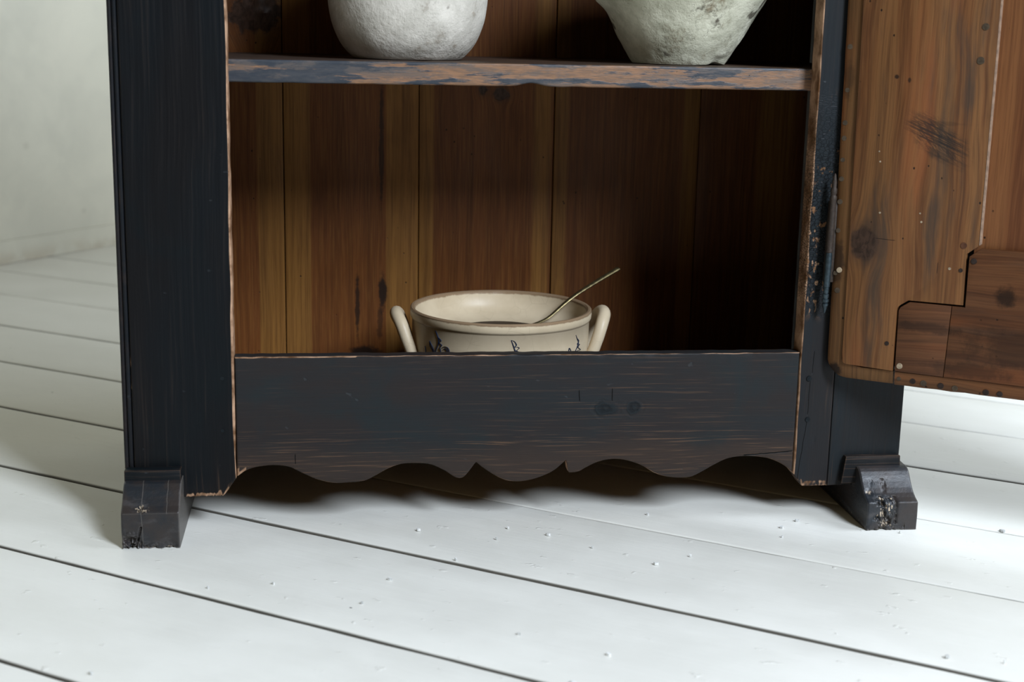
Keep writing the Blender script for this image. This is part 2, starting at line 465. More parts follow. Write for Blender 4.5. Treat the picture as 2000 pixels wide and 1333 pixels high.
# ------------------------------------------------------------------ the setting
BR = math.radians(-34.875)                       # floorboards run this way
DX = Vector((math.cos(BR), math.sin(BR), 0)); DN = Vector((-DX.y, DX.x, 0))
M_floor = floor_paint(); M_plaster = plaster()
M_sub = simple('dark_gap_under_floor', (.022, .019, .015), .9, k=40)
# frame of the room: local x along the boards, local y across them
def room(name): return empty(name, (0, 0, 0), BR)
def build_floor():
    X0, X1, Y0, Y1 = -2.12, 3.3, -2.2, 3.4
    bm = bmesh.new()
    vs = [bm.verts.new((x, y, z)) for z in (-.06, -.020) for x, y in ((X0, Y0), (X1, Y0), (X1, Y1), (X0, Y1))]
    for f in ((0, 3, 2, 1), (4, 5, 6, 7), (0, 1, 5, 4), (1, 2, 6, 5), (2, 3, 7, 6), (3, 0, 4, 7)): bm.faces.new([vs[i] for i in f])
    fl = link('floor', bm, M_sub, None, False); fl.rotation_euler = (0, 0, BR); tag(fl, kind='structure')
    seams = [(-2.02, .003), (-1.78, .003), (-1.54, .003), (-1.30, .003), (-1.06, .003), (-.825, .003), (-.588, .0060), (-.353, .0066), (-.116, .0072), (.1245, .0088), (.3625, .0012), (.602, .0018), (.843, .0060),
             (1.100, .002), (1.335, .003), (1.575, .003), (1.815, .003), (2.055, .003), (2.295, .003), (2.535, .003), (2.775, .003), (3.015, .003), (3.255, .003)]
    def edge(k, sgn):
        y, g0 = seams[k]; left = {10: .0070, 11: .0065}.get(k, g0)
        def fn(a, y=y, k=k):
            t = min(1, max(0, (.25-a)/.35)); g = g0 + (left-g0)*t
            return y + .0035*nz(a*1.1+k*7.3, k*3.1, 0) + .0010*nz(a*14, k*5.7, sgn*3.) + sgn*(g*.5 + .0006*max(0, nz(a*40, k*2.2, sgn*5.)) + .0005*nz(a*5, k, sgn*9.))
        return fn
    for k in range(len(seams)-1):
        lo, hi = edge(k, 1), edge(k+1, -1)
        zz = .0012*nz(k*3.7, 1.5, 2.)
        tilt = .0012*nz(k*5.1, 8.5, 2.)
        ym = (seams[k][0]+seams[k+1][0])/2
        near = 5 <= k <= 13
        def emb(a, b, h, zz=zz, tilt=tilt, ym=ym, k=k):
            return Vector((a, b, h - .0008 + zz*.6 + tilt*(b-ym)/.12))
        ob = slab('floorboard', M_floor, emb, X0, X1, lo, hi, .020, na=260 if near else 60, nb=4, r=.0035, parent=fl)
    # loose flakes of paint lying on the boards
    bm = bmesh.new(); rn = random.Random(4)
    spots = [(.55, -.05), (.50, -.02), (.48, -.06), (.42, -.13), (.72, -.14), (.60, -.1), (.335, -.19), (.38, -.02), (.30, -.26), (.12, -.20), (.86, -.08), (.47, -.36), (.9, -.02), (.02, -.42), (.7, .02), (1.2, -.1), (1.1, .15)]
    for (x, y) in spots + [(rn.uniform(-.3, 1.3), rn.uniform(-.6, .05)) for _ in range(16)]:
        c = Vector((x, y, 0)); q = Vector((c.dot(DX), c.dot(DN), .0015)); r0 = rn.uniform(.0012, .0038)
        n = 6; ang = rn.uniform(0, 6)
        top = [bm.verts.new(q + Vector((r0*rn.uniform(.6, 1.2)*math.cos(ang+i*PI/3), r0*.55*rn.uniform(.6, 1.2)*math.sin(ang+i*PI/3), rn.uniform(.0004, .0016)))) for i in range(n)]
        bot = [bm.verts.new((v.co.x, v.co.y, -.0006)) for v in top]
        bm.faces.new(top); bm.faces.new(list(reversed(bot)))
        for i in range(n): bm.faces.new((top[(i+1) % n], top[i], bot[i], bot[(i+1) % n]))
    tag(link('paint_flakes', bm, simple('white_paint_flake', (.82, .83, .81), .5), fl, False), kind='stuff')
    return fl
build_floor()
# walls: the visible one stands across the boards at their far left end
WD = -1.776                                       # set from the wall foot
def build_walls():
    e = Vector((-.62, 2.137, 0)); global WD
    WD = e.dot(DX)
    def mk(name, lo, hi):
        bm = bmesh.new(); bmesh.ops.create_cube(bm, size=1)
        for v in bm.verts: v.co = Vector([lo[i] if v.co[i] < 0 else hi[i] for i in range(3)])
        bmesh.ops.subdivide_edges(bm, edges=bm.edges[:], cuts=1)
        o = link(name, bm, M_plaster, None, False); o.rotation_euler = (0, 0, BR); tag(o, kind='structure'); return o
    mk('wall_left', (WD-.12, -2.2, 0), (WD, 3.3, 2.7))
    mk('wall_back', (WD, 3.2, 0), (3.3, 3.3, 2.7))
    mk('baseboard_left', (WD, -2.2, 0), (WD+.006, 3.2, .062))
build_walls()

# ------------------------------------------------------------------ the cupboard
H = 1.34
cab = tag(empty('cupboard', (0, 0, 0)), 'tall black-painted antique pine cupboard standing open, scalloped apron and block feet', 'cupboard')
M_stile = black_paint('black_paint_left_stile', 'z', wear=.16, lowz=(.03, .10), seed=3., edge=.35, base=(.0048, .0062, .0076))
M_stile_r = black_paint('black_paint_right_stile', 'z', wear=.35, lowz=(.03, .09), seed=8., crackle=True, segs=[((.9135, .193), (.9122, .145), .0006), ((.9122, .139), (.9035, .052), .0006), ((.9166, .235), (.915, .203), .0005)], edge=.45, base=(.0115, .0145, .0170))
M_stile_r2 = black_paint('black_paint_right_stile_board', 'z', wear=.45, lowz=(.02, .10), seed=12., edge=.3, base=(.0105, .0140, .0165))
M_apron = black_paint('black_paint_apron', 'x', wear=1.0, lowz=(.080, .150), knots=[(.632, .158, .017, .011), (.671, .158, .011, .010)], seed=5., edge=.12,
    segs=[((.826, .0895), (.895, .0935), .0012), ((.2187, .088), (.2187, .102), .0007), ((.595, .184), (.596, .168), .0008), ((.6395, .186), (.6405, .168), .0008)], base=(.0170, .0188, .0205))
M_blackz = black_paint('black_paint_sides', 'z', wear=.3, seed=17.)
M_blackx = black_paint('black_paint_top', 'x', wear=.3, seed=19.)

def worn_edge(px, rz):
    return 0
# left stile: ragged bottom, chamfered inner corner
box('back_light_stop', M_blackz, (.0225, .4355, .100), (1.0275, .4400, H-.03), cab)  # added sheet behind the planks, blocks light leaking through their gaps
def bl(a):
    z = .0463
    if a > .1256: z += (a-.1256)/(.1425-.1256)*(.071-.0463)
    if .08 < a < .127: z += .0022*abs(nz(a*330, 2, 0)) + .0012*nz(a*900, 5, 0)
    return z
def wl(a, b, d):
    if a > .078 and b < .058: return max(0, min(1, (bl(a)+.0065 + .005*nz(a*220, b*80, 3) - b)/.004))
    if a > .1395: 
        k = .0028 + .0022*nz(b*9, 4, 1) + (.0035 if .20 < b < .335 else 0)*max(0, 1-abs(b-.262)/.06)
        return max(0, min(1, (k - (.1425-a))/.0016))
    if a < .0135 and .19 < b < .24: return .35+.5*nz(b*90, a*600, 2)
    return 0.
slab('stile', M_stile, FRONT(0.), .0125, lambda b: .1425-.0012*max(0, nz(b*20, 3, 3)), bl, H, .030, na=70, nb=300, r=.0022, parent=cab, worn=wl,
     hf=lambda a, b, d: (-.0022*max(0, nz(a*500, b*260, 1)+.25) if (a > .078 and b < bl(a)+.006) else 0) - .0010*(math.exp(-((a-.127)**2+(b-.206)**2)/.0000045)+math.exp(-((a-.126)**2+(b-.136)**2)/.000006)) )
# edge bead left of the stile, with its quirk
def bead(name, xc, r, z0, mat):
    bm = bmesh.new(); rings = []
    nzs = 90
    for i in range(nzs+1):
        z = z0 + (H-z0)*i/nzs
        rr = r*(1+.05*nz(z*30, 1, 1))
        rings.append([bm.verts.new((xc+rr*math.cos(t), .004 - rr*math.sin(t)*.9, z)) for t in [PI*k/8 for k in range(9)]] + [bm.verts.new((xc-rr, .012, z)), bm.verts.new((xc+rr, .012, z))])
    for a, b in zip(rings, rings[1:]):
        for k in range(11): bm.faces.new((a[k], a[(k+1) % 11], b[(k+1) % 11], b[k]))
    bm.faces.new(list(reversed(rings[0]))); bm.faces.new(rings[-1])
    bmesh.ops.recalc_face_normals(bm, faces=bm.faces[:])
    return link(name, bm, mat, cab)
bead('bead', .0088, .0030, .0857, M_blackz)
bead('bead', .0028, .0026, .0857, M_blackz)
# right stile: inner board and outer board
def brr(a):
    z = .0433
    if a < .9115: z += (.9115-a)/(.9115-.8975)*(.0625-.0433)
    return z + .0012*abs(nz(a*300, 7, 0))
def wr(a, b, d):
    v = 0.
    if a < .9005: v = max(0, min(1, (.0026+.0016*nz(b*16, 2, 7)-(a-.8975))/.0012)) * (1 if b < .42 or b > .5 else .7)
    if b < .054: v = max(v, .45+.6*nz(a*200, b*200, 5))
    if .288 < b < .40 and a < .915: v = max(v, (nz(a*260, b*120, 9)-.05)*3)
    return v
slab('stile', M_stile_r, FRONT(0.), lambda b: .8975+.0016*max(0, nz(b*26, 9, 3)), .9472, brr, H, .030, na=40, nb=300, r=.0022, parent=cab, worn=wr,
     hf=lambda a, b, d: -.0011*(.28 < b < .47)*max(0, nz(a*170, b*150, 4)) - .004*math.exp(-((a-.9244)**2+(b-.1083)**2)/.0000022))
slab('stile_board', M_stile_r2, FRONT(.0004), .9476, 1.0484, lambda a: .0433+.001*abs(nz(a*200, 1, 1)), H, .030, na=10, nb=10, r=.0016, parent=cab)
# wooden pins of the joints
M_pin = simple('black_painted_pin', (.008, .011, .013), .6, spec=.12, k=300)
def pin(x, z, s_, p=.0012):
    bm = bmesh.new(); bmesh.ops.create_cone(bm, segments=9, radius1=s_, radius2=s_*.82, depth=.004, cap_ends=True)
    bmesh.ops.rotate(bm, verts=bm.verts[:], cent=(0, 0, 0), matrix=Matrix.Rotation(PI/2, 3, 'X'))
    bmesh.ops.translate(bm, verts=bm.verts[:], vec=(x, .002-p, z))
    return link('peg', bm, M_pin, cab)
for x, z, s_, p in ((.9112, .197, .0045, .0014), (.9131, .1392, .0042, .0012), (.127, .206, .0034, .0004), (.126, .136, .003, .0004)): pin(x, z, s_, p)
# apron with its scallops
AP = [(0.144, 0.073), (0.1558, 0.0812), (0.1707, 0.0854), (0.1919, 0.0871), (0.2111, 0.0843), (0.2277, 0.0758), (0.2469, 0.0666), (0.2684, 0.0612), (0.2836, 0.061), (0.3095, 0.0632), (0.3224, 0.0693), (0.342, 0.0802), (0.3593, 0.0856), (0.3811, 0.0861), (0.3984, 0.0837), (0.4161, 0.0752), (0.4294, 0.0663), (0.436, 0.0642), (0.4415, 0.0657), (0.4469, 0.0713), (0.458, 0.0865), (0.4663, 0.0792), (0.4824, 0.0681), (0.4998, 0.0598), (0.5179, 0.058), (0.5346, 0.0605), (0.5477, 0.0646), (0.5633, 0.0722), (0.5742, 0.0814), (0.5804, 0.0875), (0.5835, 0.0689), (0.597, 0.0701), (0.608, 0.0761), (0.6214, 0.0826), (0.6368, 0.0864), (0.6527, 0.0868), (0.6686, 0.0834), (0.6848, 0.077), (0.7034, 0.066), (0.7196, 0.0606), (0.738, 0.0585), (0.754, 0.0596), (0.7675, 0.0659), (0.7852, 0.0761), (0.8034, 0.0846), (0.8239, 0.0875), (0.8445, 0.0867), (0.8657, 0.0827), (0.8852, 0.0731), (0.8999, 0.0603)]
SHARP = {0, 20, 29, 30, 49}
def ap_z(x):
    for i in range(len(AP)-1):
        if AP[i][0] <= x <= AP[i+1][0] or i == len(AP)-2:
            p1, p2 = AP[i], AP[i+1]; h = p2[0]-p1[0]
            m1 = 0 if False else ((p2[1]-p1[1])/h if i in SHARP else (p2[1]-AP[i-1][1])/(p2[0]-AP[i-1][0]))
            m2 = ((p2[1]-p1[1])/h if (i+1) in SHARP else (AP[i+2][1]-p1[1])/(AP[i+2][0]-p1[0]))
            t = min(1, max(0, (x-p1[0])/h))
            return (2*t**3-3*t*t+1)*p1[1] + (t**3-2*t*t+t)*h*m1 + (-2*t**3+3*t*t)*p2[1] + (t**3-t*t)*h*m2
def ap_top(x): return .2336 - .0010*max(0, nz(x*22, 3, 3)) - .0006*nz(x*70, 1, 3) + .0003*math.sin(x*6)
def aw(a, b, d):
    t = ap_top(a); k = .0013 + .0014*nz(a*18, 4, 4) + (.0010 if a < .3 else 0)
    v = (max(0, min(1, (k-(t-b))/.0010)) if t-b > .00025 else 0.) if b > t-.008 else 0.
    lo = ap_z(a); k2 = .0010+.0012*nz(a*25, 8, 4)
    if b < lo+.006: v = max(v, .85*max(0, min(1, (k2-(b-lo))/.001)))
    if a < .156 and b < .083: v = max(v, .8)
    return v
slab('apron', M_apron, FRONT(.0015), .1432, .8968, ap_z, ap_top, .020, na=420, nb=26, r=.0022, parent=cab, worn=aw,
     hf=lambda a, b, d: .0005*nz(a*5, b*30, 2) - .0010*max(0, nz(a*60, b*240, 6))*(b > .225))

# inside: bottom, shelves, sides, back planks, top
M_shelf = black_paint('worn_shelf_edge', 'x', wear=1.0, seed=23., edge=1.0, base=(.030, .034, .042), dents=True)
def shelf_paint():
    s = N('shelf_edge_paint')
    a = s.noise(s.xyz(s.mul(s.x, 8.5), s.mul(s.y, 60), s.mul(s.z, 120)), 1., 5, .60)
    b = s.noise(s.xyz(s.mul(s.x, 34), s.mul(s.y, 60), s.mul(s.z, 120)), 1., 5, .7)
    g = s.noise(s.xyz(s.mul(s.x, 60), s.mul(s.y, 200), s.mul(s.z, 700)), 1., 3, .6)
    right = s.step(s.x, .18, .50, -.04, .085)
    mid = s.step(s.f('ABSOLUTE', s.sub(s.z, .594)), .016, .004, -.05, .02)
    col = s.mix(s.step(b, .35, .65), (.020, .026, .036), (.040, .042, .048))
    bare = s.step(s.add(s.add(a, right), s.add(mid, s.mul(s.sub(b, .5), .35))), .50, .57)
    wood = s.mix(s.step(g, .35, .65), (.23, .118, .060), (.14, .080, .048))
    col = s.mix(bare, col, wood)
    grey = s.step(s.noise(s.xyz(s.add(s.mul(s.x, 20), 7.), s.mul(s.y, 60), s.mul(s.z, 90)), 1., 5, .7), .50, .62)
    col = s.mix(s.mul(grey, .7), col, (.090, .072, .062))
    v = s.vor(s.scl((90, 90, 110)), 1.); m = s.mul(s.step(v, .10, .06), s.step(s.x, .4, .7))
    col = s.mix(m, col, (.01, .008, .007))
    top = s.step(s.z, .6098, .6102); col = s.mix(s.mul(top, .85), col, (.035, .020, .012))
    s.bump(s.add(s.add(a, s.mul(g, .5)), s.mul(bare, -.4)), .5, .0012)
    return s.done(col, .48, .4)
M_shelf_e = shelf_paint()
def sh_bot(x): return .5815 + (.0045*math.exp(-((x-.525)/.016)**2)) + (.0012*max(0, nz(x*30, 2, 2)))
slab('shelf', M_shelf_e, FRONT(.029), .03, 1.02, sh_bot, lambda a: .6106-.0008*max(0, nz(a*40, 5, 1)), .385, na=200, nb=10, r=.0024, parent=cab,
     hf=lambda a, b, d: -.0004*max(0, nz(a*30, b*140, 2)))
M_in = pine('inner_board_pine', (.12, .055, .018), (.07, .028, .010), (.03, .012, .005), across='y', axis='x', specks=False)
M_in_side = pine('inner_side_pine', (.11, .050, .018), (.07, .028, .010), (.03, .012, .005), across='y', axis='z', specks=False)
slab('shelf', M_shelf_e, FRONT(.029), .03, 1.02, .955, .985, .385, na=30, nb=4, r=.0024, parent=cab)
box('bottom_board', M_in, (.022, .0225, .118), (1.028, .418, .140), cab)
BP = [(.0225, .1960), (.1972, .4047), (.4059, .6172), (.6186, .8515), (.8527, 1.0275)]
zon = [[(.180, .022, .003), (.10, .008, .01)], [(.2150, .0205, .003), (.380, .024, .003)], [(.4150, .011, .004), (.60, .008, .01)], [(.627, .009, .008), (.840, .013, .003)], [(.98, .02, .02)]]
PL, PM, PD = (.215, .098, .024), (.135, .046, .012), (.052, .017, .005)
kn = [[(.158, .668, .040, .030)], [], [(.505, .560, .008, .009), (.534, .553, .012, .009)], [(.70, .19, .012, .008)], []]
stn = [None, [(.347, .48, .004, .10, .75), (.349, .24, .008, .035, .95), (.309, .22, .004, .06, .85), (.318, .145, .03, .01, .95), (.345, .19, .006, .03, .6)], None, None, None]
for i, (xa, xb) in enumerate(BP):
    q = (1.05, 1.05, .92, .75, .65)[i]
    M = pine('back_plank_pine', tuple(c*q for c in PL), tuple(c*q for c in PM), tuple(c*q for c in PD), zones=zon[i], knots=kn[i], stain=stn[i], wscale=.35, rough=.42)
    hf = (lambda a, b, d: .006*math.exp(-((a-.160)/.03)**2-((b-.67)/.03)**2)*(1+.6*nz(a*90, b*120, 0))) if i == 0 else None
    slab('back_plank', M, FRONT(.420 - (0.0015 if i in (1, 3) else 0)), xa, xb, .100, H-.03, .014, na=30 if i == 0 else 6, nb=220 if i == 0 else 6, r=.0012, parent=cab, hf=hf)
box('side_panel', M_blackz, (.0015, .0305, .0765), (.0110, .432, H-.002), cab)
box('side_lining', M_in_side, (.0112, .0305, .0765), (.0205, .4345, H-.002), cab)
box('side_panel', M_blackz, (1.0390, .0305, .0755), (1.0485, .432, H-.002), cab)
box('side_lining', M_in_side, (1.0295, .0305, .0755), (1.0388, .4345, H-.002), cab)
box('top_rail', M_blackx, (.1432, .002, 1.20), (.8968, .024, H-.001), cab)
box('top_board', M_blackx, (-.03, -.035, H), (1.08, .45, H+.03), cab, .006)
box('cornice', M_blackx, (-.015, -.018, H-.035), (1.065, -.0015, H-.0005), cab, .005)
box('back_rail', M_blackx, (.0765, .400, .004), (.9815, .418, .098), cab)

# feet: sledge feet running front to back, with a block under the stile
def foot_mat():
    s = N('worn_foot_paint')
    st = s.noise(s.scl((25, 18, 60)), 1., 5, .65); fn = s.noise(s.P, 160, 4, .7); bg = s.noise(s.P, 26, 4, .6)
    col = s.mix(s.step(bg, .35, .65), (.010, .013, .017), (.026, .020, .018))
    col = s.mix(s.mul(s.step(st, .52, .68), .7), col, (.048, .045, .046))
    side = s.step(s.f('ABSOLUTE', s.sub(s.x, .0745)), .0015, .0008)
    col = s.mix(s.mul(side, .55), col, (.11, .10, .088))  # lit tone painted onto the left foot's inner face
    em = s.step(s.add(s.bevel(.0022), s.mul(s.sub(bg, .5), .25)), .10, .25)
    col = s.mix(s.mul(em, .6), col, (.17, .15, .13))
    w_ = s.attr('worn')
    col = s.mix(s.step(s.add(w_, s.mul(s.sub(fn, .5), .6)), .35, .7), col, s.mix(s.step(fn, .40, .62), (.014, .009, .006), (.46, .37, .27)))
    for (p, q) in (((.0285, .005), (.0265, .085)), ((.0585, .045), (.0575, .098))):
        g = s.seg(s.x, s.z, p, q, .0005); col = s.mix(s.mul(g, .8), col, (.10, .09, .08))
    s.bump(s.add(st, s.mul(fn, .5)), .5, .0015)
    return s.done(col, .42, .45)
M_foot = foot_mat()
def foot(x0, x1, prof, damage, label):
    """prof: (y,z) outline of the front; extruded across x on a dense grid"""
    P = []
    for (p, q) in zip(prof, prof[1:]):
        n = max(1, int(math.dist(p, q)/(.0011 if p[0] < -.001 and q[0] < .01 else .01)))
        P += [(p[0]+(q[0]-p[0])*k/n, p[1]+(q[1]-p[1])*k/n) for k in range(n)]
    P.append(prof[-1])
    nx = 84; bm = bmesh.new(); wl_ = bm.verts.layers.float.new('worn'); rows = []
    for i in range(nx+1):
        t = i/nx; x = x0+(x1-x0)*t
        e = min(t, 1-t)*(x1-x0); ins = max(0, .0022-e); ins = ins*ins/.0022*.9 if ins > 0 else 0
        row = []
        for j, (y, z) in enumerate(P):
            py, pz = y, z
            if y < .0 and z > .001: py += ins*.8; pz -= ins*.3
            dx, dy, dz, wv = damage(x, py, pz)
            v = bm.verts.new((x+dx, py+dy, pz+dz)); v[wl_] = wv; row.append(v)
        rows.append(row)
    for a, b in zip(rows, rows[1:]):
        for k in range(len(P)-1): bm.faces.new((a[k], a[k+1], b[k+1], b[k]))
        bm.faces.new((a[-1], a[0], b[0], b[-1]))
    bm.faces.new(rows[0]); bm.faces.new(list(reversed(rows[-1])))
    bmesh.ops.recalc_face_normals(bm, faces=bm.faces[:])
    o = link('foot', bm, M_foot, cab); o['label'] = label
    return o
def damL(x, y, z):
    if y > -.035: return 0, 0, 0, 0
    n = nz(x*130, z*130, 1.) + .5*nz(x*330, z*330, 4.)
    k = max(0, 1-z/.011)
    corner = max(0, 1-math.hypot((x-.012)/.016, (z-.006)/.020))
    d = .0060*k*max(0, n+.25) + .013*corner*max(0, n+.40)
    grv = math.exp(-((x-.0245-.25*(z-.02))/.0010)**2)*(z < .030); d += .004*grv
    w_ = min(1, k*max(0, n+.30)*1.3*(x > .022) + corner*max(0, n+.1)*1.0)
    top = math.exp(-((x-.028)/.008)**2-((z-.050)/.004)**2)*max(0, nz(x*400, z*500, 2)+.35)*1.5
    lift = .0035*max(0, nz(x*90, 3, 3)+.1)*max(0, 1-z/.004)
    return 0, d, lift, max(w_*.8, top*1.6)
footL = foot(.0022, .0745, [(.44, 0), (.44, .0755), (-.006, .0765), (-.0215, .0765), (-.0275, .0750), (-.036, .0685), (-.045, .0600), (-.053, .0530), (-.0605, .0482), (-.0622, .0465), (-.0630, .030), (-.0622, .0)], damL, 'front-left sledge foot, chipped at its lower corner')
def damR(x, y, z):
    if y > -.030: return 0, 0, 0, 0
    n = nz(x*110+5, z*90, 1.) + .5*nz(x*300, z*300, 4.)
    pit = max(0, 1-abs(x-1.0085)/.020)*(.30+.70*(z < .042))
    k = max(0, 1-z/.012)*(x < 1.037)
    slot1 = math.exp(-((x-1.0065-.12*(.02-z))/.0022)**2); slot2 = math.exp(-((x-1.0235)/.0020)**2)*(z > .008)
    d = .013*pit*max(0, n+.02) + .004*k*max(0, n+.2) + (.004*slot1 + .0035*slot2)*(y < -.05)*(.5+.5*(nz(z*200, x*100, 0) > -.2))
    w_ = 2.4*pit*max(0, abs(nz(x*260, z*230, 7.))-.10) + k*max(0, n)*1.4 + .35*slot1*(y < -.05)
    chip = max(0, 1-math.hypot((x-.990)/.007, (y+.045)/.006)); d += .003*chip
    return 0, d, .003*max(0, nz(x*100, 9, 3)+.1)*max(0, 1-z/.004)*(x < 1.03), min(1, w_+chip*.9)
footR = foot(.9835, 1.0545, [(.44, 0), (.44, .0735), (-.004, .0748), (-.0120, .0748), (-.0180, .0735), (-.0230, .0705), (-.0275, .0655), (-.0330, .0585), (-.0390, .0520), (-.0455, .0465), (-.0530, .0422), (-.0606, .0392), (-.0622, .0376), (-.0632, .020), (-.0628, .0)], damR, 'front-right sledge foot, worm-eaten front face')
M_block = black_paint('black_paint_foot_block', 'x', wear=.4, seed=31., edge=.5, base=(.006, .0085, .0105))
def block(x0, x1, y0, z0, z1, par, sl=.004):
    top = [(x0+sl, y0+.002), (x1-.001, y0+.002), (x1-.001, .0), (x0+sl, .0)]
    bm = bmesh.new()
    lo = [bm.verts.new((x, y, z0)) for x, y in ((x0, y0), (x1, y0), (x1, -.0003), (x0, -.0003))]
    hi = [bm.verts.new((x, y, z1)) for x, y in ((x0+sl, y0+.0015), (x1-.001, y0+.0015), (x1-.001, -.0003), (x0+sl, -.0003))]
    for i in range(4): bm.faces.new((lo[i], lo[(i+1) % 4], hi[(i+1) % 4], hi[i]))
    bm.faces.new(hi); bm.faces.new(list(reversed(lo)))
    bmesh.ops.bevel(bm, geom=bm.edges[:], offset=.0008, segments=2, affect='EDGES', profile=.5)
    return link('foot_block', bm, M_block, par)
block(.0020, .0740, -.0195, .0500, .0893, footL, .0)
block(.9630, 1.0470, -.0115, .0500, .0882, footR, .005)

# ------------------------------------------------------------------ the door
AZ = math.radians(123.5)
Uv = Vector((math.sin(AZ), math.cos(AZ), 0)); Nv = Vector((Uv.y, -Uv.x, 0))       # Nv: out of the inner face
door = empty('door', (.942, -.025, 0), math.atan2(Uv.y, Uv.x), cab)
# local frame of the door: x along it, -y out of the inner face, z up
E = lambda a, b, h: Vector((a, -h, b))
DT, DWD = 1.19, .80
KN = [(.0215, .388, .0170, .0215)]
M_dst = pine('door_stile_pine', (.185, .084, .030), (.118, .046, .016), (.034, .014, .007), greys=.8, knots=KN, rough=.5, solid=True,
   hatch=(.106, .527, .037, .027), segs=[((.036, .396), (.062, .3955), .0005), ((.118, .357), (.118, .372), .0001+.0004)], stain=[(.048, .604, .003, .003, .9), (.064, .600, .0025, .004, .8), (.105, .548, .045, .003, .25)])
M_lip = pine('door_lip_pine', (.155, .075, .028), (.105, .048, .018), (.045, .022, .010), greys=.45, stain=[(-.013, .36, .012, .035, .7), (-.006, .214, .012, .010, .95), (-.013, .60, .008, .03, .4)], rough=.5)
M_lipb = pine('door_lip_pine_bottom', (.145, .062, .024), (.090, .038, .016), (.038, .018, .009), across='z', axis='x', greys=.4, stain=[(.207, .03, .006, .05, .8)], rough=.5)
M_rail = pine('door_rail_pine', (.125, .052, .022), (.082, .032, .014), (.032, .014, .008), across='z', axis='x', greys=.35, stain=[(.335, .205, .014, .014, .85), (.27, .25, .03, .10, .5), (.285, .11, .008, .05, .6), (.235, .17, .012, .06, .5)], rough=.42, wscale=1.4)
M_panel = pine('door_panel_pine', (.165, .066, .024), (.120, .042, .015), (.060, .020, .008), zones=[(.18, .010, .012)], rough=.45, wscale=.4)
M_edge = simple('pale_sawn_edge', (.34, .22, .15), .7, k=120)
def roundc(cx_, cz, r, a0, a1, n=6): return [(cx_+r*math.cos(math.radians(a0+(a1-a0)*i/n)), cz+r*math.sin(math.radians(a0+(a1-a0)*i/n))) for i in range(n+1)]
# lip strips with a sloping face: outline I (raised) and O (edge)
def strip(name, mat, outer, inner, parent, hi=-.003, ho=-.0075, back=-.019):
    bm = bmesh.new(); R = []
    n = len(outer); 
    def jit(p, i, k): return (p[0]+.0007*nz(i*.9, k, 1), p[1]+.0007*nz(i*.9, k, 5))
    for i in range(n):
        o, q = jit(outer[i], i, 2.), inner[i]
        m1 = (q[0]+(o[0]-q[0])*.82, q[1]+(o[1]-q[1])*.82)
        R.append([bm.verts.new(E(*q, back)), bm.verts.new(E(*q, hi)), bm.verts.new(E(*m1, hi+(ho-hi)*.35)), bm.verts.new(E(*o, ho)), bm.verts.new(E(*o, back))])
    for a, b in zip(R, R[1:]):
        for k in range(5): bm.faces.new((a[k], a[(k+1) % 5], b[(k+1) % 5], b[k]))
    bm.faces.new(R[0]); bm.faces.new(list(reversed(R[-1])))
    bmesh.ops.recalc_face_normals(bm, faces=bm.faces[:])
    return link(name, bm, mat, parent)
def ladder(z0, z1, x0, x1, n): return [(x0+(x1-x0)*i/n, z0+(z1-z0)*i/n) for i in range(n+1)]
def rs(pts, n):
    L = [0]
    for a, b in zip(pts, pts[1:]): L.append(L[-1]+math.dist(a, b))
    out = []
    for i in range(n):
        t = L[-1]*i/(n-1); k = 0
        while k < len(L)-2 and L[k+1] < t: k += 1
        u = (t-L[k])/max(1e-9, L[k+1]-L[k]); out.append((pts[k][0]+(pts[k+1][0]-pts[k][0])*u, pts[k][1]+(pts[k+1][1]-pts[k][1])*u))
    return out
oc = roundc(.0105, .2315, .0275, 180, 270, 8); ic = roundc(.0105, .2315, .0075, 180, 270, 8)
vert_o = ladder(DT, .262, -.0275, -.0172, 40); vert_i = ladder(DT, .262, -.0075, .0032, 40)
out1 = vert_o + [(-.0170, .250), (-.0170, .240)] + oc[1:] + [(.03, .2038), (.05, .2037), (.0722, .2037)]
inn1 = vert_i + [(.0032, .250), (.0030, .240)] + ic[1:] + [(.03, .2215), (.05, .2215), (.0722, .2215)]
strip('door_lip', M_lip, out1, inn1, door)
strip('door_lip', M_lipb, [(.0742+(DWD-.0742)*i/40, .2028) for i in range(41)], [(.0742+(DWD-.0742)*i/40, .2212) for i in range(41)], door)
strip('door_lip', M_lip, [(DWD, .2212+(DT-.2212)*i/20) for i in range(21)], [(DWD-.02, .2212+(DT-.2212)*i/20) for i in range(21)], door)
st = [(-.0070, DT), (.0036, .262), (.0034, .240)] + ic[3:] + [(.0715, .2222), (.0712, .3072), (.0745, .3110), (.0850, .3185), (.1535, .3190), (.1520, .3850), (.1660, .3965), (.1665, DT)]
prism('door_stile', M_dst, st, E, 0., -.018, door, .0010)
prism('stile_edge', M_edge, [(.16665, .3975), (.1690, .3990), (.1680, .66), (.1662, DT), (.1652, DT), (.1662, .66)], E, -.0003, -.0135, door)
prism('door_rail', M_rail, [(.0742, .2222), (.1365, .2222), (.1395, .3165), (.0868, .3165), (.0752, .3085), (.0732, .3040)], E, -.0006, -.0185, door, .0008)
prism('door_rail', M_rail, [(.1370, .2222), (DWD-.02, .2222), (DWD-.02, .3935), (.1695, .3935), (.1560, .3825), (.1562, .3165), (.1402, .3165)], E, -.0002, -.0183, door, .0008)
prism('door_stile', M_dst, [(DWD-.165, .3945), (DWD-.021, .3945), (DWD-.021, DT), (DWD-.165, DT)], E, -.0002, -.0183, door, .0008)
slab('door_panel', M_panel, E, .1600, DWD-.160, .386, DT, .008, na=6, nb=6, r=.001, parent=door, hf=lambda a, b, d: -.0105)
prism('door_backing', M_blackz, [(.0005, .224), (DWD-.021, .224), (DWD-.021, DT), (.0005, DT)], E, -.0195, -.023, door)
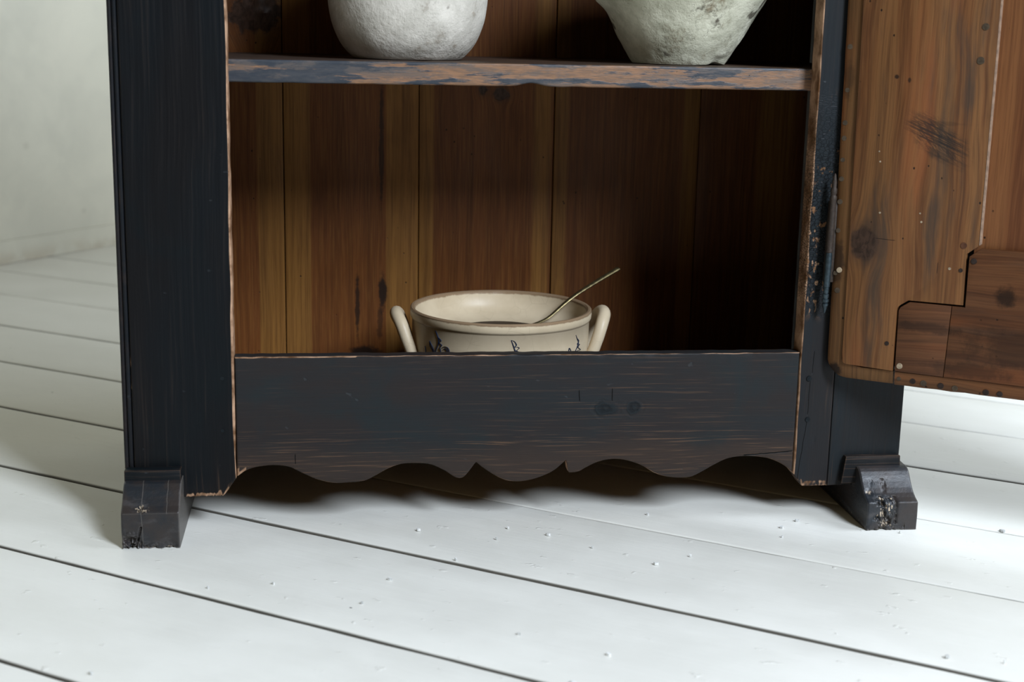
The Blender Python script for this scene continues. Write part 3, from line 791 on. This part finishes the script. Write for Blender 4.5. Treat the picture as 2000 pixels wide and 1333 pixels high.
# pegs, nail heads and pale paint specks on the door
M_peg = simple('grey_brown_peg', (.070, .050, .032), .6, spec=.15, k=200); M_pegr = simple('reddish_peg', (.10, .042, .022), .6, spec=.15, k=200)
M_pegd = simple('dark_nail_head', (.030, .020, .016), .5, spec=.15, k=200); M_pegp = simple('pale_plug_and_speck', (.34, .26, .17), .7, k=200)
def dpeg(u, z, r, mat, p=.0006, h0=0.):
    bm = bmesh.new(); bmesh.ops.create_cone(bm, segments=14, radius1=r, radius2=r*.8, depth=.0024, cap_ends=True)
    for v in bm.verts:
        v.co.x *= 1+.12*nz(u*90+v.co.y*300, z*40, 1)
    bmesh.ops.rotate(bm, verts=bm.verts[:], cent=(0, 0, 0), matrix=Matrix.Rotation(PI/2, 3, 'X'))
    bmesh.ops.translate(bm, verts=bm.verts[:], vec=(u, .0012-p-h0, z))
    return link('peg', bm, mat, door)
DP = [(.1510, .6680, .0052, M_peg), (.1485, .6270, .0056, M_peg), (.1480, .3960, .0050, M_pegr), (.162, .3770, .0045, M_pegd), (.0800, .2300, .0045, M_pegp), (.0615, .2585, .0035, M_pegd), (.1470, .3640, .0032, M_pegd)]
for u, z, r, m in DP: dpeg(u, z, r, m)
for u, z, r, m in ((.0395, .4300, .0016, M_pegp), (.0905, .4330, .0014, M_pegp), (.0930, .4220, .0017, M_pegp), (.1330, .3650, .0022, M_pegp), (.0330, .5090, .0013, M_pegp), (.0350, .4960, .0015, M_pegp)): dpeg(u, z, r, m, .0003)  # tiny whitish paint specks, made from the peg disc
for u, z, r, m in ((.1745, .5960, .0050, M_peg), (.1728, .5440, .0056, M_peg)): dpeg(u, z, r, m, .0008, -.0105)
for u, z, r, m in ((.0800, .2120, .0034, M_peg), (.0980, .2110, .0045, M_pegd), (.1120, .2100, .0048, M_peg), (.1340, .2095, .0048, M_pegd), (.1520, .2085, .0044, M_peg), (.1910, .2080, .0048, M_pegd), (.2080, .2080, .0045, M_pegd)): dpeg(u, z, r, m, .0006, -.0040)
for z, r in ((.640, .0042), (.585, .0036), (.543, .004), (.523, .004), (.495, .0035), (.470, .004), (.44, .0042), (.402, .0038), (.345, .0036)): dpeg(-.0135-.004*(z-.262), z, r, M_peg, .0003, -.0042)
dpeg(-.0088, .3495, .0042, M_pegp, .0010, -.0036); dpeg(-.0095, .322, .0045, M_peg, .0006, -.0042)
# hinge: turned iron barrel with a pointed finial, leaf on the stile
M_iron = simple('blued_iron', (.050, .072, .085), .42, .7, k=240); M_rust = simple('rusty_iron', (.040, .026, .018), .65, .3, k=300)
hin = empty('hinge', (.9180, -.0150, 0), 0, cab)
def hpart(name, mat, prof, seg=18): return lathe(name, mat, prof, (0, 0), seg, hin)
hpart('hinge_finial', M_iron, [(0, .2895), (.0012, .292), (.0028, .2975), (.0034, .3005), (.0042, .3015), (.0042, .3035), (.0030, .3045), (.0046, .3065), (.0046, .3095), (.0032, .3105), (.0042, .3130), (.0042, .3165), (.0030, .3175), (.0038, .3200), (.0036, .3265), (0, .3266)])
hpart('hinge_barrel', M_iron, [(0, .3266), (.0042, .3268), (.0044, .330), (.0044, .369), (.0040, .3725), (0, .3726)])
hpart('hinge_knuckle', M_rust, [(0, .3727), (.0046, .3729), (.0046, .376), (.0040, .378), (.0046, .382), (.0044, .42), (.0040, .440), (.0046, .443), (.0046, .447), (.0034, .449), (.0042, .452), (.0042, .457), (.003, .459), (.0032, .466), (.0014, .476), (0, .478)])
box('hinge_leaf', M_rust, (-.0010, .0045, .332), (.0195, .0148, .44), hin, .0006)
hin.rotation_euler = (0, math.radians(.6), 0)

# ------------------------------------------------------------------ things inside
M_pot1 = pot_mat('chalky_white_pot', .42, ((.61, .57, .50), (.47, .44, .38)), 0.)
p1 = smoothprof([(0, .6112), (.045, .6110), (.068, .6111), (.0735, .6128), (.079, .6175), (.0868, .6260), (.0938, .6370), (.1005, .6520), (.1050, .6680), (.1075, .6880), (.1080, .710), (.1050, .735), (.097, .757), (.086, .772), (.0815, .782), (.083, .793), (.089, .802), (.091, .808), (.088, .811), (.080, .806), (.0745, .79), (.0755, .775), (.086, .76), (.096, .73), (.099, .69), (.092, .65), (.070, .622), (0, .620)], 4)
pot1 = lathe('stoneware_pot', M_pot1, [(r, z-.6108) for r, z in p1], (0, 0), 96, None, .0010, loc=(.3730, .1620, .6108), seed=2.)
tag(pot1, 'rounded chalky white pot with faint brown specks, left one on the shelf', 'pot')
M_pot2 = pot_mat('mossy_stained_pot', 1.0, ((.60, .585, .46), (.42, .41, .31)), 5.)
p2 = smoothprof([(0, .6125), (.04, .6122), (.061, .6118), (.0645, .6132), (.0675, .6175), (.0735, .6280), (.0840, .6450), (.0935, .6630), (.1030, .6800), (.1140, .6970), (.1225, .7150), (.1275, .735), (.1290, .755), (.131, .765), (.1300, .771), (.124, .771), (.118, .755), (.110, .715), (.092, .675), (.072, .640), (0, .628)], 4)
bm = bmesh.new(); seg = 110; rings = []
for (r, z) in p2:
    if r < 1e-5: rings.append([bm.verts.new((0, 0, z-.6108))]); continue
    ring = []
    for k in range(seg):
        a = 2*PI*k/seg; zz = z-.6108; rr = r
        rr += .0022*nz(math.cos(a)*2+4, math.sin(a)*2, zz*18) + .0009*nz(math.cos(a)*9, math.sin(a)*9, zz*90)
        lug = math.exp(-((a-PI*1.02)/.16)**2)*max(0, min(1, (z-.675)/.02))*.010 if z < .76 else 0
        if r > .03 and z < .76: rr += lug
        if z < .622: # chipped foot on the right front
            ch = math.exp(-((a-PI*1.72)/.20)**2); zz += .0045*ch*max(0, 1-(z-.611)/.011); rr -= .004*ch
        ring.append(bm.verts.new((rr*math.cos(a), rr*math.sin(a), zz)))
    rings.append(ring)
for a, b in zip(rings, rings[1:]):
    for k in range(seg):
        k2 = (k+1) % seg
        if len(a) == 1: bm.faces.new((a[0], b[k2], b[k]))
        elif len(b) == 1: bm.faces.new((a[k], a[k2], b[0]))
        else: bm.faces.new((a[k], a[k2], b[k2], b[k]))
bmesh.ops.recalc_face_normals(bm, faces=bm.faces[:])
pot2 = link('stone_pot', bm, M_pot2, None, loc=(.7480, .1520, .6102))
tag(pot2, 'cone-shaped pale pot blotched with dark moss stains, chipped foot, right one on the shelf', 'pot')

# bowl
BC = Vector((.512, .200, .1402)); RZ = .2600-.1402
bowl = tag(empty('stoneware_bowl', BC), 'shallow cream stoneware bowl with two loop handles and blue flowers, inside the cupboard bottom', 'bowl')
M_glaze = glaze(); M_blue = simple('cobalt_painted_line', (.012, .024, .060), .35, k=400)
bp = [(0, .0015), (.105, .0012), (.113, .002), (.118, .006), (.1235, .02), (.1265, .05), (.1282, .08), (.1285, RZ-.0165), (.1289, RZ-.0155), (.1302, RZ-.0145), (.1314, RZ-.012), (.1318, RZ-.006), (.1315, RZ-.0015), (.1298, RZ), (.1268, RZ-.0002), (.1248, RZ-.002), (.1238, RZ-.008), (.1215, RZ-.020), (.1130, RZ-.031), (.0900, RZ-.0375), (.068, RZ-.0405), (.04, RZ-.046), (0, RZ-.048)]
lathe('bowl_body', M_glaze, bp, (0, 0), 96, bowl, .0006, attrs={'rim': lambda i, r, z: 1. if (z > RZ-.0025 and r > .124) else (.30 if z > RZ-.006 and r > .13 else 0.), 'line': lambda i, r, z: 1. if abs(z-(RZ-.0155)) < .0011 and r > .127 else 0.})
def handle(sx):
    """upturned loop: both legs leave the wall low down, the bend stands out beside the rim"""
    base = [(.1180, -.030, -.088), (.1290, -.033, -.066), (.1380, -.031, -.042), (.1450, -.024, -.022), (.1500, -.012, -.0125), (.1515, 0., -.0095),
            (.1500, .012, -.0110), (.1450, .024, -.0200), (.1380, .031, -.040), (.1290, .033, -.064), (.1180, .030, -.088)]
    pts = [(sx*x, y, RZ+z) for x, y, z in smoothprof(base, 4)]
    n = len(pts); rad = [.0080 + .0016*math.sin(PI*i/(n-1)) + .0045*(max(0, 1-min(i, n-1-i)/5)) for i in range(n)]
    return tube('handle', M_glaze, pts, rad, bowl, 16)
handle(-1); handle(1)
MOT = [[(-141.77, 0.2415), (-140.01, 0.2357), (-138.86, 0.2289), (-139.37, 0.2214), (-141.6, 0.2114)], [(-138.88, 0.2325), (-136.69, 0.2287), (-138.29, 0.2254), (-136.12, 0.2226), (-137.7, 0.2184), (-137.14, 0.214)], [(-136.1, 0.2186), (-134.55, 0.2209), (-133.03, 0.2218), (-131.24, 0.2202), (-130.24, 0.2155)], [(-135.04, 0.2166), (-133.52, 0.2189), (-132.41, 0.2175), (-131.8, 0.2146)], [(-147.27, 0.2247), (-145.3, 0.2191), (-143.03, 0.2112)], [(-147.27, 0.2247), (-146.84, 0.2175), (-144.25, 0.2103)], [(-152.49, 0.2151), (-152.15, 0.2088)], [(-90.31, 0.2379), (-89.07, 0.2307), (-88.07, 0.2244), (-87.79, 0.2202)], [(-90.31, 0.2379), (-88.73, 0.2366), (-87.69, 0.2342), (-87.1, 0.2306), (-88.26, 0.228), (-86.68, 0.2283), (-85.24, 0.2266), (-86.8, 0.2234), (-85.33, 0.2201)], [(-87.75, 0.2238), (-86.61, 0.2202)], [(-41.67, 0.2349), (-39.62, 0.2277), (-38.16, 0.2225), (-39.62, 0.2157), (-41.09, 0.2116)], [(-40.81, 0.2309), (-37.72, 0.2251), (-39.44, 0.2211), (-36.34, 0.2199), (-38.31, 0.2161), (-34.16, 0.2106), (-39.49, 0.211)], [(-48.21, 0.2189), (-46.53, 0.2132)], [(-48.45, 0.2187), (-48.74, 0.214)]]
def motif(strokes):
    bm = bmesh.new()
    for st_ in strokes:
        st_ = smoothprof(st_ + [(st_[-1][0]+.15, st_[-1][1]-.012)], 3)
        prev = None
        for i, (th, z) in enumerate(st_):
            wd = .00055*(.7+.6*math.sin(PI*min(1, i/len(st_)*1.3)))
            a = math.radians(th); rr = .12855 + .0004*1. - max(0, (.08-(z-BC.z)))*.06
            t = Vector((-math.sin(a), math.cos(a), 0)); n = Vector((math.cos(a), math.sin(a), 0))
            c = n*rr + Vector((0, 0, z-BC.z))
            cur = (bm.verts.new(c-t*wd-n*.0015), bm.verts.new(c-t*wd+n*.0003), bm.verts.new(c+t*wd+n*.0003), bm.verts.new(c+t*wd-n*.0015))
            if prev:
                for k in range(3): bm.faces.new((prev[k], prev[k+1], cur[k+1], cur[k]))
            prev = cur
    bmesh.ops.recalc_face_normals(bm, faces=bm.faces[:])
    return link('painted_flower', bm, M_blue, bowl, False)
motif(MOT[0:7]); motif(MOT[7:10]); motif(MOT[10:14])
# dark soup left in the bowl
liq = lathe('dark_liquid', simple('dark_brown_liquid', (.028, .011, .005), .5, spec=.08, k=20, bump=0.), [(0, RZ-.0455), (.040, RZ-.0440), (.0700, RZ-.0385), (.0712, RZ-.0372), (.0700, RZ-.0366), (0, RZ-.0366)], (0, 0), 64, None, loc=tuple(BC))
tag(liq, 'dark brown liquid lying in the bottom of the cream bowl', 'liquid')
# spoon
M_brass = simple('tarnished_brass', (.20, .16, .075), .38, .85, k=150, var=(.10, .08, .04), bump=.05)
S0 = Vector((.5600, .2240, .2260))
spoon = tag(empty('spoon', S0), 'long tarnished brass spoon leaning on the rim inside the cream bowl', 'spoon')
ax = [Vector((.5600, .2240, .2262)), Vector((.5860, .2380, .2335)), Vector((.6120, .2520, .2515)), Vector((.6340, .2630, .2655)), Vector((.6680, .2815, .2818)), Vector((.6990, .2985, .2955)), Vector((.7045, .3015, .2978))]
axs = smoothprof([tuple(v-S0) for v in ax], 4)
nn = len(axs)
tube('spoon_handle', M_brass, axs, [(.0028 + .0022*min(1, i/(nn-1)*1.15)**1.3)*(1. if i < nn-2 else (.8 if i < nn-1 else .35)) for i in range(nn)], spoon, 12, True, .62)
bm = bmesh.new(); bmesh.ops.create_uvsphere(bm, u_segments=24, v_segments=12, radius=1)
for v in bm.verts:
    q = v.co.copy(); v.co = Vector((q.x*.021-.018, q.y*.014-.009, (-.0050 if q.z < 0 else -.0038)*(1-q.x*q.x-q.y*q.y if abs(q.z) > .02 else 0)+.001))
bmesh.ops.rotate(bm, verts=bm.verts[:], cent=(0, 0, 0), matrix=Matrix.Rotation(math.radians(0), 3, 'Z'))
link('spoon_bowl', bm, M_brass, spoon)
